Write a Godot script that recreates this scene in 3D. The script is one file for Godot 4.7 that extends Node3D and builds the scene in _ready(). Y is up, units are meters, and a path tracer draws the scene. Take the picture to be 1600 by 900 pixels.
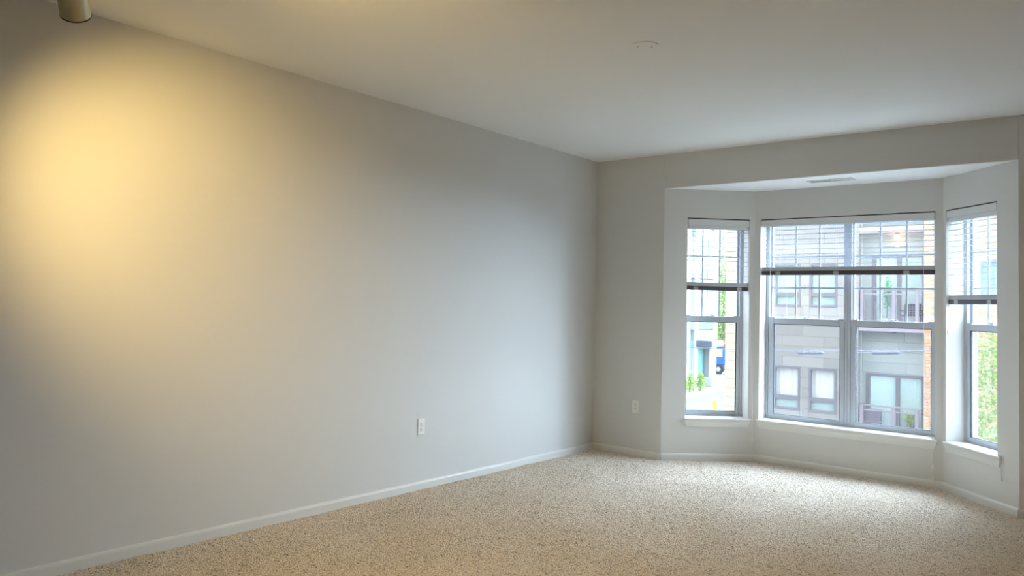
extends Node3D
# An empty carpeted living room with a bay window, and the street outside it. Metres, y up; the floor is y = 0,
# the left wall x = 0, the wall with the bay z = 0, and the room lies at z > 0.

# ------------------------------------------------------------------ mesh builder
class Shape:
	var v := PackedVector3Array()
	var n := PackedVector3Array()

	func tri(a: Vector3, b: Vector3, c: Vector3, na = null, nb = null, nc = null) -> void:   # counter-clockwise seen from outside
		var f := (b - a).cross(c - a).normalized()
		v.append(a); v.append(c); v.append(b)
		n.append(f if na == null else na); n.append(f if nc == null else nc); n.append(f if nb == null else nb)

	func quad(a: Vector3, b: Vector3, c: Vector3, d: Vector3) -> void:
		tri(a, b, c); tri(a, c, d)

	# a box with chamfered edges (c = 0: plain)
	func box(at: Vector3, size: Vector3, c := 0.0, turn := Basis.IDENTITY) -> Shape:
		var h := size / 2.0
		c = minf(c, minf(h.x, minf(h.y, h.z)) * 0.9)
		var f := func(x: float, y: float, z: float) -> Vector3: return at + turn * Vector3(x, y, z)
		var i := h - Vector3(c, c, c)
		for s: float in [-1.0, 1.0]:
			var fx := [f.call(s * h.x, -i.y, -i.z), f.call(s * h.x, i.y, -i.z), f.call(s * h.x, i.y, i.z), f.call(s * h.x, -i.y, i.z)]
			var fy := [f.call(-i.x, s * h.y, -i.z), f.call(-i.x, s * h.y, i.z), f.call(i.x, s * h.y, i.z), f.call(i.x, s * h.y, -i.z)]
			var fz := [f.call(-i.x, -i.y, s * h.z), f.call(i.x, -i.y, s * h.z), f.call(i.x, i.y, s * h.z), f.call(-i.x, i.y, s * h.z)]
			for q: Array in [fx, fy, fz]:
				if s > 0: quad(q[0], q[1], q[2], q[3])
				else: quad(q[3], q[2], q[1], q[0])
		if c > 0.0:
			for a: float in [-1.0, 1.0]:
				for b: float in [-1.0, 1.0]:
					strip(f.call(a * h.x, b * i.y, -i.z), f.call(a * i.x, b * h.y, -i.z), f.call(a * i.x, b * h.y, i.z), f.call(a * h.x, b * i.y, i.z), turn * Vector3(a, b, 0))
					strip(f.call(a * h.x, -i.y, b * i.z), f.call(a * i.x, -i.y, b * h.z), f.call(a * i.x, i.y, b * h.z), f.call(a * h.x, i.y, b * i.z), turn * Vector3(a, 0, b))
					strip(f.call(-i.x, a * h.y, b * i.z), f.call(-i.x, a * i.y, b * h.z), f.call(i.x, a * i.y, b * h.z), f.call(i.x, a * h.y, b * i.z), turn * Vector3(0, a, b))
					for e: float in [-1.0, 1.0]:
						var p: Vector3 = f.call(a * h.x, b * i.y, e * i.z)
						var q: Vector3 = f.call(a * i.x, b * h.y, e * i.z)
						var r: Vector3 = f.call(a * i.x, b * i.y, e * h.z)
						if a * b * e > 0: tri(p, q, r)
						else: tri(p, r, q)
		return self

	# one flat strip whose outside is told by a direction
	func strip(a: Vector3, b: Vector3, c: Vector3, d: Vector3, out: Vector3) -> void:
		if (b - a).cross(c - a).dot(out) > 0: quad(a, b, c, d)
		else: quad(d, c, b, a)

	func cone(p: Vector3, q: Vector3, r0: float, r1: float, seg := 10, caps := true) -> Shape:
		var w := (q - p).normalized()
		var u := w.cross(Vector3.RIGHT if absf(w.x) < 0.8 else Vector3.UP).normalized()
		var t := w.cross(u)
		for k in seg:
			var a := TAU * k / seg
			var b := TAU * (k + 1) / seg
			var da := u * cos(a) + t * sin(a)
			var db := u * cos(b) + t * sin(b)
			if r0 > 0: tri(p + da * r0, p + db * r0, q + db * r1, da, db, db)
			if r1 > 0: tri(p + da * r0, q + db * r1, q + da * r1, da, db, da)
			if caps:
				if r1 > 0: tri(q, q + da * r1, q + db * r1)
				if r0 > 0: tri(p, p + db * r0, p + da * r0)
		return self

	func tube(path: Array, r: float, seg := 6) -> Shape:
		for k in path.size() - 1:
			cone(path[k], path[k + 1], r, r, seg, k == 0 or k == path.size() - 2)
		return self

	# profile of (radius, height) turned about an axis
	func lathe(at: Vector3, axis: Vector3, prof: Array, seg := 24) -> Shape:
		var w := axis.normalized()
		var u := w.cross(Vector3.RIGHT if absf(w.x) < 0.8 else Vector3.UP).normalized()
		var t := w.cross(u)
		for k in seg:
			var a := TAU * k / seg
			var b := TAU * (k + 1) / seg
			var da := u * cos(a) + t * sin(a)
			var db := u * cos(b) + t * sin(b)
			for j in prof.size() - 1:
				var p: Vector2 = prof[j]
				var q: Vector2 = prof[j + 1]
				var m := Vector2(q.y - p.y, p.x - q.x).normalized()
				var na := da * m.x + w * m.y
				var nb := db * m.x + w * m.y
				var pa := at + da * p.x + w * p.y
				var pb := at + db * p.x + w * p.y
				var qa := at + da * q.x + w * q.y
				var qb := at + db * q.x + w * q.y
				if p.x > 0: tri(pa, pb, qb, na, nb, nb)
				if q.x > 0: tri(pa, qb, qa, na, nb, na)
		return self

	# a counter-clockwise outline in the x-y plane of xf, drawn out along its z
	func prism(outline: Array, length: float, xf := Transform3D.IDENTITY) -> Shape:
		var c := outline.size()
		for k in c:
			var p: Vector2 = outline[k]
			var q: Vector2 = outline[(k + 1) % c]
			quad(xf * Vector3(p.x, p.y, 0), xf * Vector3(q.x, q.y, 0), xf * Vector3(q.x, q.y, length), xf * Vector3(p.x, p.y, length))
		var flat := PackedVector2Array(outline)
		var t := Geometry2D.triangulate_polygon(flat)
		for k in range(0, t.size(), 3):
			var a := flat[t[k]]
			var b := flat[t[k + 1]]
			var d := flat[t[k + 2]]
			if (b - a).cross(d - a) < 0:
				var e := b; b = d; d = e
			tri(xf * Vector3(a.x, a.y, length), xf * Vector3(b.x, b.y, length), xf * Vector3(d.x, d.y, length))
			tri(xf * Vector3(a.x, a.y, 0), xf * Vector3(d.x, d.y, 0), xf * Vector3(b.x, b.y, 0))
		return self

	# a rectangle of bars: outer edges, bar widths left, right, bottom, top, and the z of its back and front
	func ring(x0: float, x1: float, y0: float, y1: float, wl: float, wr: float, wb: float, wt: float, z0: float, z1: float, c := 0.002) -> Shape:
		var zc := (z0 + z1) / 2
		var d := z1 - z0
		box(Vector3(x0 + wl / 2, (y0 + y1) / 2, zc), Vector3(wl, y1 - y0, d), c)
		box(Vector3(x1 - wr / 2, (y0 + y1) / 2, zc), Vector3(wr, y1 - y0, d), c)
		box(Vector3((x0 + wl + x1 - wr) / 2, y0 + wb / 2, zc), Vector3(x1 - wr - x0 - wl, wb, d), c)
		box(Vector3((x0 + wl + x1 - wr) / 2, y1 - wt / 2, zc), Vector3(x1 - wr - x0 - wl, wt, d), c)
		return self

	func mesh() -> ArrayMesh:
		var a := []
		a.resize(Mesh.ARRAY_MAX)
		a[Mesh.ARRAY_VERTEX] = v
		a[Mesh.ARRAY_NORMAL] = n
		var m := ArrayMesh.new()
		m.add_surface_from_arrays(Mesh.PRIMITIVE_TRIANGLES, a)
		return m


# ------------------------------------------------------------------ small helpers
var taken := {}
var rng := RandomNumberGenerator.new()

func numbered(called: String) -> String:
	taken[called] = taken.get(called, -1) + 1
	return called if taken[called] == 0 else "%s_%03d" % [called, taken[called]]

func put(called: String, s, m: Material, parent: Node = self, xf := Transform3D.IDENTITY) -> MeshInstance3D:
	var o := MeshInstance3D.new()
	o.name = numbered(called) if parent == self else called
	o.mesh = s.mesh() if s is Shape else s
	o.material_override = m
	o.transform = xf
	parent.add_child(o, true)
	if parent != self and o.name != called:      # a repeat under one parent: called_001, called_002 ...
		var k := 1
		while parent.has_node("%s_%03d" % [called, k]): k += 1
		o.name = "%s_%03d" % [called, k]
	return o

func tag(o: Node, label := "", category := "", group := "", kind := "") -> Node:
	if label: o.set_meta("label", label)
	if category: o.set_meta("category", category)
	if group: o.set_meta("group", group)
	if kind: o.set_meta("kind", kind)
	return o

func base(called: String, xf := Transform3D.IDENTITY, label := "", category := "", group := "", kind := "") -> Node3D:
	var o := Node3D.new()
	o.name = numbered(called)
	o.transform = xf
	add_child(o)
	tag(o, label, category, group, kind)
	return o

func at(x: float, y: float, z: float) -> Transform3D:
	return Transform3D(Basis.IDENTITY, Vector3(x, y, z))

func mat(r: float, g: float, b: float, rough := 0.8, metal := 0.0) -> StandardMaterial3D:    # sRGB 0-255
	var m := StandardMaterial3D.new()
	m.albedo_color = Color(r / 255.0, g / 255.0, b / 255.0)
	m.roughness = rough
	m.metallic = metal
	return m

func noise(freq: float, octaves := 3, seed_ := 1, size := 512) -> NoiseTexture2D:
	var f := FastNoiseLite.new()
	f.seed = seed_
	f.frequency = freq
	f.fractal_octaves = octaves
	var t := NoiseTexture2D.new()
	t.noise = f
	t.width = size; t.height = size
	t.seamless = true
	return t

func relief(m: StandardMaterial3D, t: Texture2D, cm: float, per_metre: float) -> StandardMaterial3D:
	m.heightmap_enabled = true
	m.heightmap_texture = t
	m.heightmap_scale = cm
	m.uv1_triplanar = true
	m.uv1_world_triplanar = true
	m.uv1_scale = Vector3.ONE * per_metre
	return m

func pane(r: float, g: float, b: float, a: float) -> StandardMaterial3D:
	var m := mat(r, g, b, 0.03)
	m.transparency = BaseMaterial3D.TRANSPARENCY_ALPHA
	m.albedo_color.a = a
	return m

func scatter(called: String, mesh: Mesh, m: Material, places: Array, tints: Array, parent: Node) -> MultiMeshInstance3D:
	var mm := MultiMesh.new()
	mm.transform_format = MultiMesh.TRANSFORM_3D
	mm.use_colors = true
	mm.mesh = mesh
	mm.instance_count = places.size()
	for k in places.size():
		mm.set_instance_transform(k, places[k])
		mm.set_instance_color(k, tints[k])
	var o := MultiMeshInstance3D.new()
	o.name = called
	o.multimesh = mm
	o.material_override = m
	parent.add_child(o, true)
	o.set_meta("kind", "stuff")
	return o

func turned() -> Basis:
	return Basis.from_euler(Vector3(rng.randf() * TAU, rng.randf() * TAU, rng.randf() * TAU))


# ------------------------------------------------------------------ the room's measures
const CEIL := 2.743
const SOFFIT := 2.4356
const A := Vector3(0.72, 0, 0)
const B := Vector3(1.3353, 0, -0.5742)
const C := Vector3(2.8459, 0, -0.5742)
const D := Vector3(3.4016, 0, 0)
const RIGHT_X := 6.0
const FRONT_Z := 11.0
const SILL := 0.385
const HEAD := 2.178
const EYE := Vector3(4.0376, 1.3553, 6.3049)

func facing(p: Vector3, q: Vector3) -> Transform3D:      # local x along the wall, y up, z into the room
	var t := (q - p).normalized()
	return Transform3D(Basis(t, Vector3.UP, t.cross(Vector3.UP)), p)

var paint: StandardMaterial3D
var white_paint: StandardMaterial3D
var trim_paint: StandardMaterial3D
var vinyl: StandardMaterial3D
var glass: StandardMaterial3D
var screen: StandardMaterial3D
var slat_white: StandardMaterial3D
var slat_mat: StandardMaterial3D
var rail_dark: StandardMaterial3D
var cord_white: StandardMaterial3D
var clear_plastic: StandardMaterial3D


func _ready() -> void:
	rng.seed = 7
	# ---------------- camera
	var cam := Camera3D.new()
	cam.name = "camera"
	cam.projection = Camera3D.PROJECTION_FRUSTUM
	cam.near = 0.05
	cam.far = 400.0
	cam.size = 2.0 * cam.near * 450.0 / 1216.42
	cam.frustum_offset = Vector2(5.74, -27.57) / 1216.42 * cam.near
	cam.transform = Transform3D(Basis(Vector3.UP, 0.6815) * Basis(Vector3.RIGHT, 0.0435) * Basis(Vector3.BACK, 0.0256), EYE)
	add_child(cam)
	cam.current = true
	# ---------------- a bright overcast sky
	var sky := ProceduralSkyMaterial.new()
	sky.sky_top_color = Color(0.85, 0.93, 1.0)
	sky.sky_horizon_color = Color(0.85, 0.93, 1.0)
	sky.ground_bottom_color = Color(0.3, 0.3, 0.3)
	sky.ground_horizon_color = Color(0.5, 0.5, 0.5)
	sky.sky_energy_multiplier = 2.2
	# the hazy sun, high behind the block across the street: a wide soft disc
	var sun := DirectionalLight3D.new()
	sun.name = "hazy_sun"
	sun.light_color = Color(0.80, 0.905, 1.0)
	sun.light_energy = 15.8
	sun.light_angular_distance = 88.0
	sun.sky_mode = DirectionalLight3D.SKY_MODE_LIGHT_ONLY
	sun.shadow_enabled = true
	sun.transform = Transform3D(Basis.looking_at(Vector3(-0.46, -0.47, 0.76), Vector3.UP), Vector3(0, 20, -30))
	add_child(sun)
	var env := Environment.new()
	env.background_mode = Environment.BG_SKY
	env.sky = Sky.new()
	env.sky.sky_material = sky
	env.tonemap_mode = Environment.TONE_MAPPER_LINEAR
	env.tonemap_exposure = 1.0
	env.sdfgi_enabled = true
	env.ssao_enabled = true
	env.ssil_enabled = true
	var we := WorldEnvironment.new()
	we.name = "environment"
	we.environment = env
	add_child(we)

	materials()
	room_shell()
	windows()
	blinds()
	fittings()
	carpet()
	outside()


func materials() -> void:
	paint = relief(mat(219, 217, 213, 0.75), noise(0.08, 3, 3), 0.02, 2.5)
	white_paint = relief(mat(246, 245, 242, 0.85), noise(0.08, 3, 5), 0.02, 2.5)
	trim_paint = mat(228, 227, 222, 0.35)
	vinyl = mat(192, 197, 206, 0.4)
	glass = pane(235, 245, 245, 0.03)
	screen = mat(70, 74, 78, 0.9)
	screen.transparency = BaseMaterial3D.TRANSPARENCY_ALPHA
	screen.albedo_color.a = 0.16
	slat_white = mat(226, 227, 226, 0.45)
	slat_mat = mat(204, 207, 210, 0.45)
	rail_dark = mat(80, 74, 77, 0.5)
	cord_white = mat(236, 236, 232, 0.7)
	clear_plastic = mat(178, 172, 168, 0.3)


func structure(called: String, s: Shape, m: Material, xf := Transform3D.IDENTITY) -> MeshInstance3D:
	var o := put(called, s, m, self, xf)
	tag(o, "", "", "", "structure")
	return o


func room_shell() -> void:
	var T := 0.24
	var bounce_tan := mat(178, 146, 112, 0.8)  # colour given to the unseen walls to warm the light they bounce
	var mid := FRONT_Z / 2
	structure("floor", Shape.new().box(Vector3(RIGHT_X / 2, -0.15, mid - 0.5), Vector3(RIGHT_X + 2 * T, 0.3, FRONT_Z + 1.0 + T)), mat(226, 213, 194, 0.95))
	structure("ceiling", Shape.new().box(Vector3(RIGHT_X / 2, CEIL + 0.1, mid), Vector3(RIGHT_X + 2 * T, 0.2, FRONT_Z + 2 * T)), white_paint)
	structure("wall_left", Shape.new().box(Vector3(-T / 2, CEIL / 2, mid), Vector3(T, CEIL, FRONT_Z + 2 * T)), paint)
	structure("wall_right", Shape.new().box(Vector3(RIGHT_X + T / 2, CEIL / 2, mid), Vector3(T, CEIL, FRONT_Z + 2 * T)), bounce_tan)
	structure("wall_front", Shape.new().box(Vector3(RIGHT_X / 2, CEIL / 2, FRONT_Z + T / 2), Vector3(RIGHT_X, CEIL, T)), bounce_tan)
	var back := Shape.new()
	back.box(Vector3(A.x / 2, CEIL / 2, -T / 2), Vector3(A.x, CEIL, T), 0.003)
	back.box(Vector3((D.x + RIGHT_X) / 2, CEIL / 2, -T / 2), Vector3(RIGHT_X - D.x, CEIL, T), 0.003)
	back.box(Vector3((A.x + D.x) / 2, (SOFFIT + CEIL) / 2, -0.015), Vector3(D.x - A.x, CEIL - SOFFIT, 0.03))
	structure("wall_back", back, paint)
	structure("ceiling_bay", Shape.new().box(Vector3((A.x + D.x) / 2, SOFFIT + 0.26, -0.565), Vector3(D.x - A.x, 0.52, 1.07)), white_paint)
	# the three walls of the bay, each with its opening
	var open := [[A, B, 0.2145, 0.789], [B, C, 0.048, 1.455], [C, D, 0.035, 0.591]]
	for k in 3:
		var xf := facing(open[k][0], open[k][1])
		var L: float = (open[k][1] - open[k][0]).length()
		var a: float = open[k][2]
		var b: float = open[k][3]
		var s := Shape.new()
		s.box(Vector3(a / 2, SOFFIT / 2, -T / 2), Vector3(a, SOFFIT, T))
		s.box(Vector3((b + L) / 2, SOFFIT / 2, -T / 2), Vector3(L - b, SOFFIT, T))
		s.box(Vector3((a + b) / 2, (SILL - 0.02) / 2, -T / 2), Vector3(b - a, SILL - 0.02, T))
		s.box(Vector3((a + b) / 2, (HEAD + SOFFIT) / 2, -T / 2), Vector3(b - a, SOFFIT - HEAD, T))
		if k == 1:        # the outer corners
			var up := Basis(Vector3(1, 0, 0), Vector3(0, 0, -1), Vector3(0, 1, 0))
			s.prism([Vector2(0, 0), Vector2(0, T), Vector2(-0.164, 0.176)], SOFFIT, Transform3D(up, Vector3.ZERO))
			s.prism([Vector2(L, 0), Vector2(L + 0.172, 0.168), Vector2(L, T)], SOFFIT, Transform3D(up, Vector3.ZERO))
		structure(["wall_bay_left", "wall_bay_centre", "wall_bay_right"][k], s, paint, xf)
		# the stool and apron under the opening
		var t := base("trim_%d" % (k + 1), xf, "", "", "", "structure")
		var s0 := a - 0.02
		var s1 := b + 0.022
		if k == 2: s0 = a - 0.012
		if k == 2: s1 = b + 0.05
		if k == 0: s0 = a - 0.012
		var stool := Shape.new()
		stool.box(Vector3((a + b) / 2, SILL - 0.01, -0.078), Vector3(b - a - 0.001, 0.02, 0.158), 0.0)
		stool.box(Vector3((s0 + s1) / 2, SILL - 0.01, 0.0135), Vector3(s1 - s0, 0.02, 0.025), 0.006)
		put("stool", stool, trim_paint, t)
		var ap := Shape.new()
		var q := Transform3D(Basis(Vector3(0, 0, 1), Vector3(0, 1, 0), Vector3(-1, 0, 0)), Vector3(s1 - 0.006, SILL - 0.02, 0))
		var pr := [Vector2(0, -0.056), Vector2(0.010, -0.056), Vector2(0.0115, -0.034), Vector2(0.016, -0.012), Vector2(0.021, 0.0), Vector2(0, 0)]
		ap.prism(pr, s1 - s0 - 0.012, q)
		# returns cut on the slant
		for v in range(ap.v.size()):
			var p := ap.v[v]
			var low := (SILL - 0.02 - p.y) / 0.056
			var half := (s0 + s1) / 2
			p.x += (0.018 * low) * (1.0 if p.x < half else -1.0)
			ap.v[v] = p
		put("apron", ap, trim_paint, t)
	# baseboards: rounded top edge
	var prof := [Vector2(0, 0), Vector2(0.014, 0), Vector2(0.014, 0.053), Vector2(0.0115, 0.0615), Vector2(0.0065, 0.0675), Vector2(0, 0.0695)]
	var runs := [["baseboard_left", Vector3(0, 0, FRONT_Z), Vector3(0, 0, 0)], ["baseboard_back_left", Vector3(0.0, 0, 0), A], ["baseboard_bay_left", A, B], ["baseboard_bay_centre", B, C], ["baseboard_bay_right", C, D], ["baseboard_back_right", D, Vector3(RIGHT_X, 0, 0)]]
	for r: Array in runs:
		var p: Vector3 = r[1]
		var q: Vector3 = r[2]
		var d := (q - p).normalized()
		var nrm := d.cross(Vector3.UP)
		var xf := Transform3D(Basis(nrm, Vector3.UP, -d), q)      # outline x into the room, y up; length back towards p
		structure(r[0], Shape.new().prism(prof, (q - p).length(), xf), trim_paint)


func sash_window(n: int, xf: Transform3D, a: float, b: float, wl: float, wr: float) -> void:
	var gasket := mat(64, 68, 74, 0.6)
	var w := base("window_%d" % n, xf, "", "", "", "structure")
	var y0 := SILL
	var y1 := HEAD
	var f := 0.022
	var frame := Shape.new().ring(a, b, y0, y1, f, f, 0.014, 0.026, -0.24, -0.15, 0.002)
	frame.box(Vector3(a + f + 0.004, (y0 + y1) / 2 + 0.4, -0.162), Vector3(0.008, 0.9, 0.02), 0.001)
	frame.box(Vector3(b - f - 0.004, (y0 + y1) / 2 + 0.4, -0.162), Vector3(0.008, 0.9, 0.02), 0.001)
	put("frame", frame, vinyl, w)
	var x0 := a + f + 0.0025
	var x1 := b - f - 0.0025
	# lower sash, nearer the room
	var low := put("lower_sash", Shape.new().ring(x0, x1, y0 + 0.0145, 1.293, wl, wr, 0.028, 0.05, -0.186, -0.1515, 0.003), vinyl, w)
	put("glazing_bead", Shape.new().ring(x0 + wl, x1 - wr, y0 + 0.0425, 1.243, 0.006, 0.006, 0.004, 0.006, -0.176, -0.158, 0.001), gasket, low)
	put("pane", Shape.new().box(Vector3((x0 + wl + x1 - wr) / 2, 0.835, -0.170), Vector3(x1 - x0 - wl - wr, 0.82, 0.004)), glass, low)
	var lock := Shape.new()
	lock.lathe(Vector3((x0 + x1) / 2, 1.293, -0.166), Vector3.UP, [Vector2(0.032, 0.0), Vector2(0.024, 0.007), Vector2(0.017, 0.017), Vector2(0.008, 0.02), Vector2(0.0, 0.02)], 16)
	lock.box(Vector3((x0 + x1) / 2 + 0.02, 1.304, -0.158), Vector3(0.04, 0.007, 0.012), 0.001)
	put("sash_lock", lock, vinyl, low)
	for e in [x0 + 0.028, x1 - 0.028]:
		put("tilt_latch", Shape.new().box(Vector3(e, 1.2965, -0.168), Vector3(0.058, 0.008, 0.026), 0.001), vinyl, low)
	# upper sash, further out, with its grille
	var u0 := x0 - 0.004
	var u1 := x1 + 0.004
	var sw := 0.024
	var top := put("upper_sash", Shape.new().ring(u0, u1, 1.25, y1 - 0.027, sw, sw, 0.04, 0.026, -0.222, -0.189, 0.003), vinyl, w)
	put("pane", Shape.new().box(Vector3((u0 + u1) / 2, (1.29 + y1 - 0.053) / 2, -0.206), Vector3(u1 - u0 - 2 * sw, y1 - 0.053 - 1.29, 0.004)), glass, top)
	var g0 := u0 + sw
	var g1 := u1 - sw
	for k in [1, 2]:
		put("muntin", Shape.new().box(Vector3(lerpf(g0, g1, k / 3.0), (1.29 + 2.125) / 2, -0.201), Vector3(0.016, 0.835, 0.006), 0.0015), vinyl, top)
		put("muntin", Shape.new().box(Vector3((g0 + g1) / 2, 1.29 + 0.835 * k / 3.0, -0.2009), Vector3(g1 - g0, 0.016, 0.004), 0.0015), vinyl, top)
	var net := put("insect_screen", Shape.new().box(Vector3((x0 + x1) / 2, 0.84, -0.231), Vector3(x1 - x0, 0.87, 0.001)), screen, w)
	put("screen_frame", Shape.new().ring(x0, x1, 0.4, 1.28, 0.014, 0.014, 0.014, 0.014, -0.234, -0.226, 0.001), vinyl, net)


func windows() -> void:
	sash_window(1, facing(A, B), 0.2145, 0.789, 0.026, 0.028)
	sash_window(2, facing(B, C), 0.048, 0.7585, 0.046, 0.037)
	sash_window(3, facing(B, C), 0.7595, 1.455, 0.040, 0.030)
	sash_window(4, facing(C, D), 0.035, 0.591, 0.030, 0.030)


func blind(xf: Transform3D, a: float, b: float, low: float, first: float, deep_head: bool, clips: Array, wand: bool, label: String) -> void:
	var o := base("window_blind", xf, label, "blind", "horizontal window blinds in the bay")
	var w := b - a - 0.012
	var cx := (a + b) / 2
	var val := Shape.new()
	val.box(Vector3(cx, HEAD - 0.0365, -0.004), Vector3(w, 0.055, 0.008), 0.002)
	for s: float in [-1.0, 1.0]:
		val.box(Vector3(cx + s * (w / 2 - 0.004), HEAD - 0.0365, -0.034), Vector3(0.008, 0.055, 0.054), 0.002)
	put("valance", val, slat_white, o)
	put("gap_shade_strip", Shape.new().box(Vector3(cx, HEAD - 0.0045, -0.036), Vector3(w, 0.009, 0.05)), mat(38, 36, 36, 0.8), o)  # dark strip painted in for the shade in the gap above the valance
	var hb := 2.082 if deep_head else 2.122
	put("headrail", Shape.new().box(Vector3(cx, (HEAD - 0.0095 + hb) / 2, -0.038), Vector3(w - 0.022, HEAD - 0.0095 - hb, 0.05), 0.002), slat_white, o)
	var one := Shape.new().box(Vector3.ZERO, Vector3(w - 0.004, 0.0028, 0.05), 0.001).mesh()
	var y := first
	var rail_top := low + 0.038
	var stack := 10
	var stack_top := rail_top + stack * 0.0031 + 0.004
	while y > stack_top + 0.012:
		put("slat", one, slat_mat, o, Transform3D(Basis(Vector3.RIGHT, 0.02 + rng.randf_range(-0.012, 0.012)), Vector3(cx, y, -0.036)))
		y -= 0.0435
	for k in stack:
		put("slat", one, slat_mat, o, at(cx + rng.randf_range(-0.001, 0.001), rail_top + 0.003 + k * 0.0031, -0.036 + rng.randf_range(-0.001, 0.001)))
	var rail := put("bottom_rail", Shape.new().box(Vector3(cx, low + 0.019, -0.036), Vector3(w - 0.004, 0.037, 0.052), 0.004), rail_dark, o)
	for c: float in clips:
		put("tape_clip", Shape.new().box(Vector3(c, low + 0.017, -0.0085), Vector3(0.044, 0.03, 0.004), 0.0015), clear_plastic, rail)
		var lad := Shape.new()
		for z in [-0.0095, -0.0625]:
			lad.cone(Vector3(c, low + 0.03, z), Vector3(c, hb + 0.002, z), 0.0009, 0.0009, 5)
		put("ladder_cord", lad, cord_white, o)
	if wand:
		put("tilt_wand", Shape.new().cone(Vector3(a + 0.095, 1.3, 0.006), Vector3(a + 0.095, 2.11, 0.004), 0.004, 0.004, 6), cord_white, o)


func lift_cord(xf: Transform3D, parent_label: String, path: Array, tassels: Array) -> void:
	var o := base("lift_cord", xf, parent_label, "cord", "blind lift cords")
	put("cord", Shape.new().tube(path, 0.0014, 5), cord_white, o)
	for t: Vector3 in tassels:
		put("tassel", Shape.new().lathe(t, Vector3.DOWN, [Vector2(0.0, -0.004), Vector2(0.004, -0.002), Vector2(0.006, 0.014), Vector2(0.0085, 0.03), Vector2(0.007, 0.034), Vector2(0.0, 0.034)], 10), cord_white, o)


func blinds() -> void:
	blind(facing(A, B), 0.2145, 0.789, 1.527, 2.057, true, [0.30, 0.70], false, "narrow white slatted blind half drawn in the left bay window, dark bottom rail")
	blind(facing(B, C), 0.048, 1.455, 1.676, 2.078, false, [0.205, 0.70, 1.245], true, "wide white slatted blind across the double centre window, drawn up highest")
	blind(facing(C, D), 0.035, 0.591, 1.442, 2.062, true, [0.14, 0.50], false, "narrow white slatted blind in the right bay window, bottom rail hanging lowest")
	lift_cord(facing(A, B), "thin white cord hanging past the right end of the left window sill",
		[Vector3(0.782, 2.1, 0.006), Vector3(0.786, 1.5, 0.006), Vector3(0.805, 0.9, 0.02), Vector3(0.822, 0.42, 0.034), Vector3(0.824, 0.22, 0.03)], [Vector3(0.824, 0.22, 0.03)])
	lift_cord(facing(B, C), "thin white cords hanging over the right end of the centre sill, two tassels",
		[Vector3(1.372, 2.1, 0.005), Vector3(1.376, 1.2, 0.005), Vector3(1.40, 0.7, 0.02), Vector3(1.432, 0.42, 0.034), Vector3(1.447, 0.20, 0.032), Vector3(1.448, 0.095, 0.03)],
		[Vector3(1.447, 0.2, 0.032), Vector3(1.448, 0.1, 0.03)])
	lift_cord(facing(C, D), "short white cord hanging against the left jamb of the right window",
		[Vector3(0.062, 2.09, 0.004), Vector3(0.066, 1.5, 0.004), Vector3(0.062, 1.24, 0.002)], [Vector3(0.062, 1.24, 0.002)])
	lift_cord(facing(C, D), "white cord end with tassel hanging below the right end of the right sill",
		[Vector3(0.655, 0.372, 0.03), Vector3(0.657, 0.30, 0.028), Vector3(0.656, 0.255, 0.02)], [Vector3(0.656, 0.255, 0.02)])


func outlet(xf: Transform3D, label: String) -> void:
	var o := base("wall_outlet", xf, label, "outlet", "duplex wall outlets")
	var ivory := mat(240, 239, 233, 0.35)
	var dark := mat(40, 38, 36, 0.6)
	put("cover_plate", Shape.new().box(Vector3(0, 0, 0.0035), Vector3(0.071, 0.116, 0.007), 0.003), ivory, o)
	for s: float in [-1.0, 1.0]:
		var r := put("receptacle", Shape.new().box(Vector3(0, s * 0.0195, 0.0075), Vector3(0.033, 0.028, 0.004), 0.0015), ivory, o)
		for e: float in [-0.0065, 0.0065]:
			put("slot", Shape.new().box(Vector3(e, s * 0.0195 + 0.003, 0.0096), Vector3(0.0022, 0.0085, 0.0008)), dark, r)
		put("ground_hole", Shape.new().lathe(Vector3(0, s * 0.0195 - 0.0085, 0.0092), Vector3.BACK, [Vector2(0.0025, 0.0), Vector2(0.0025, 0.0008), Vector2(0.0, 0.0008)], 8), dark, r)
	put("screw", Shape.new().lathe(Vector3(0, 0, 0.007), Vector3.BACK, [Vector2(0.0035, 0.0), Vector2(0.003, 0.0012), Vector2(0.0, 0.0014)], 10), mat(190, 190, 186, 0.3, 0.8), o)


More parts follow.
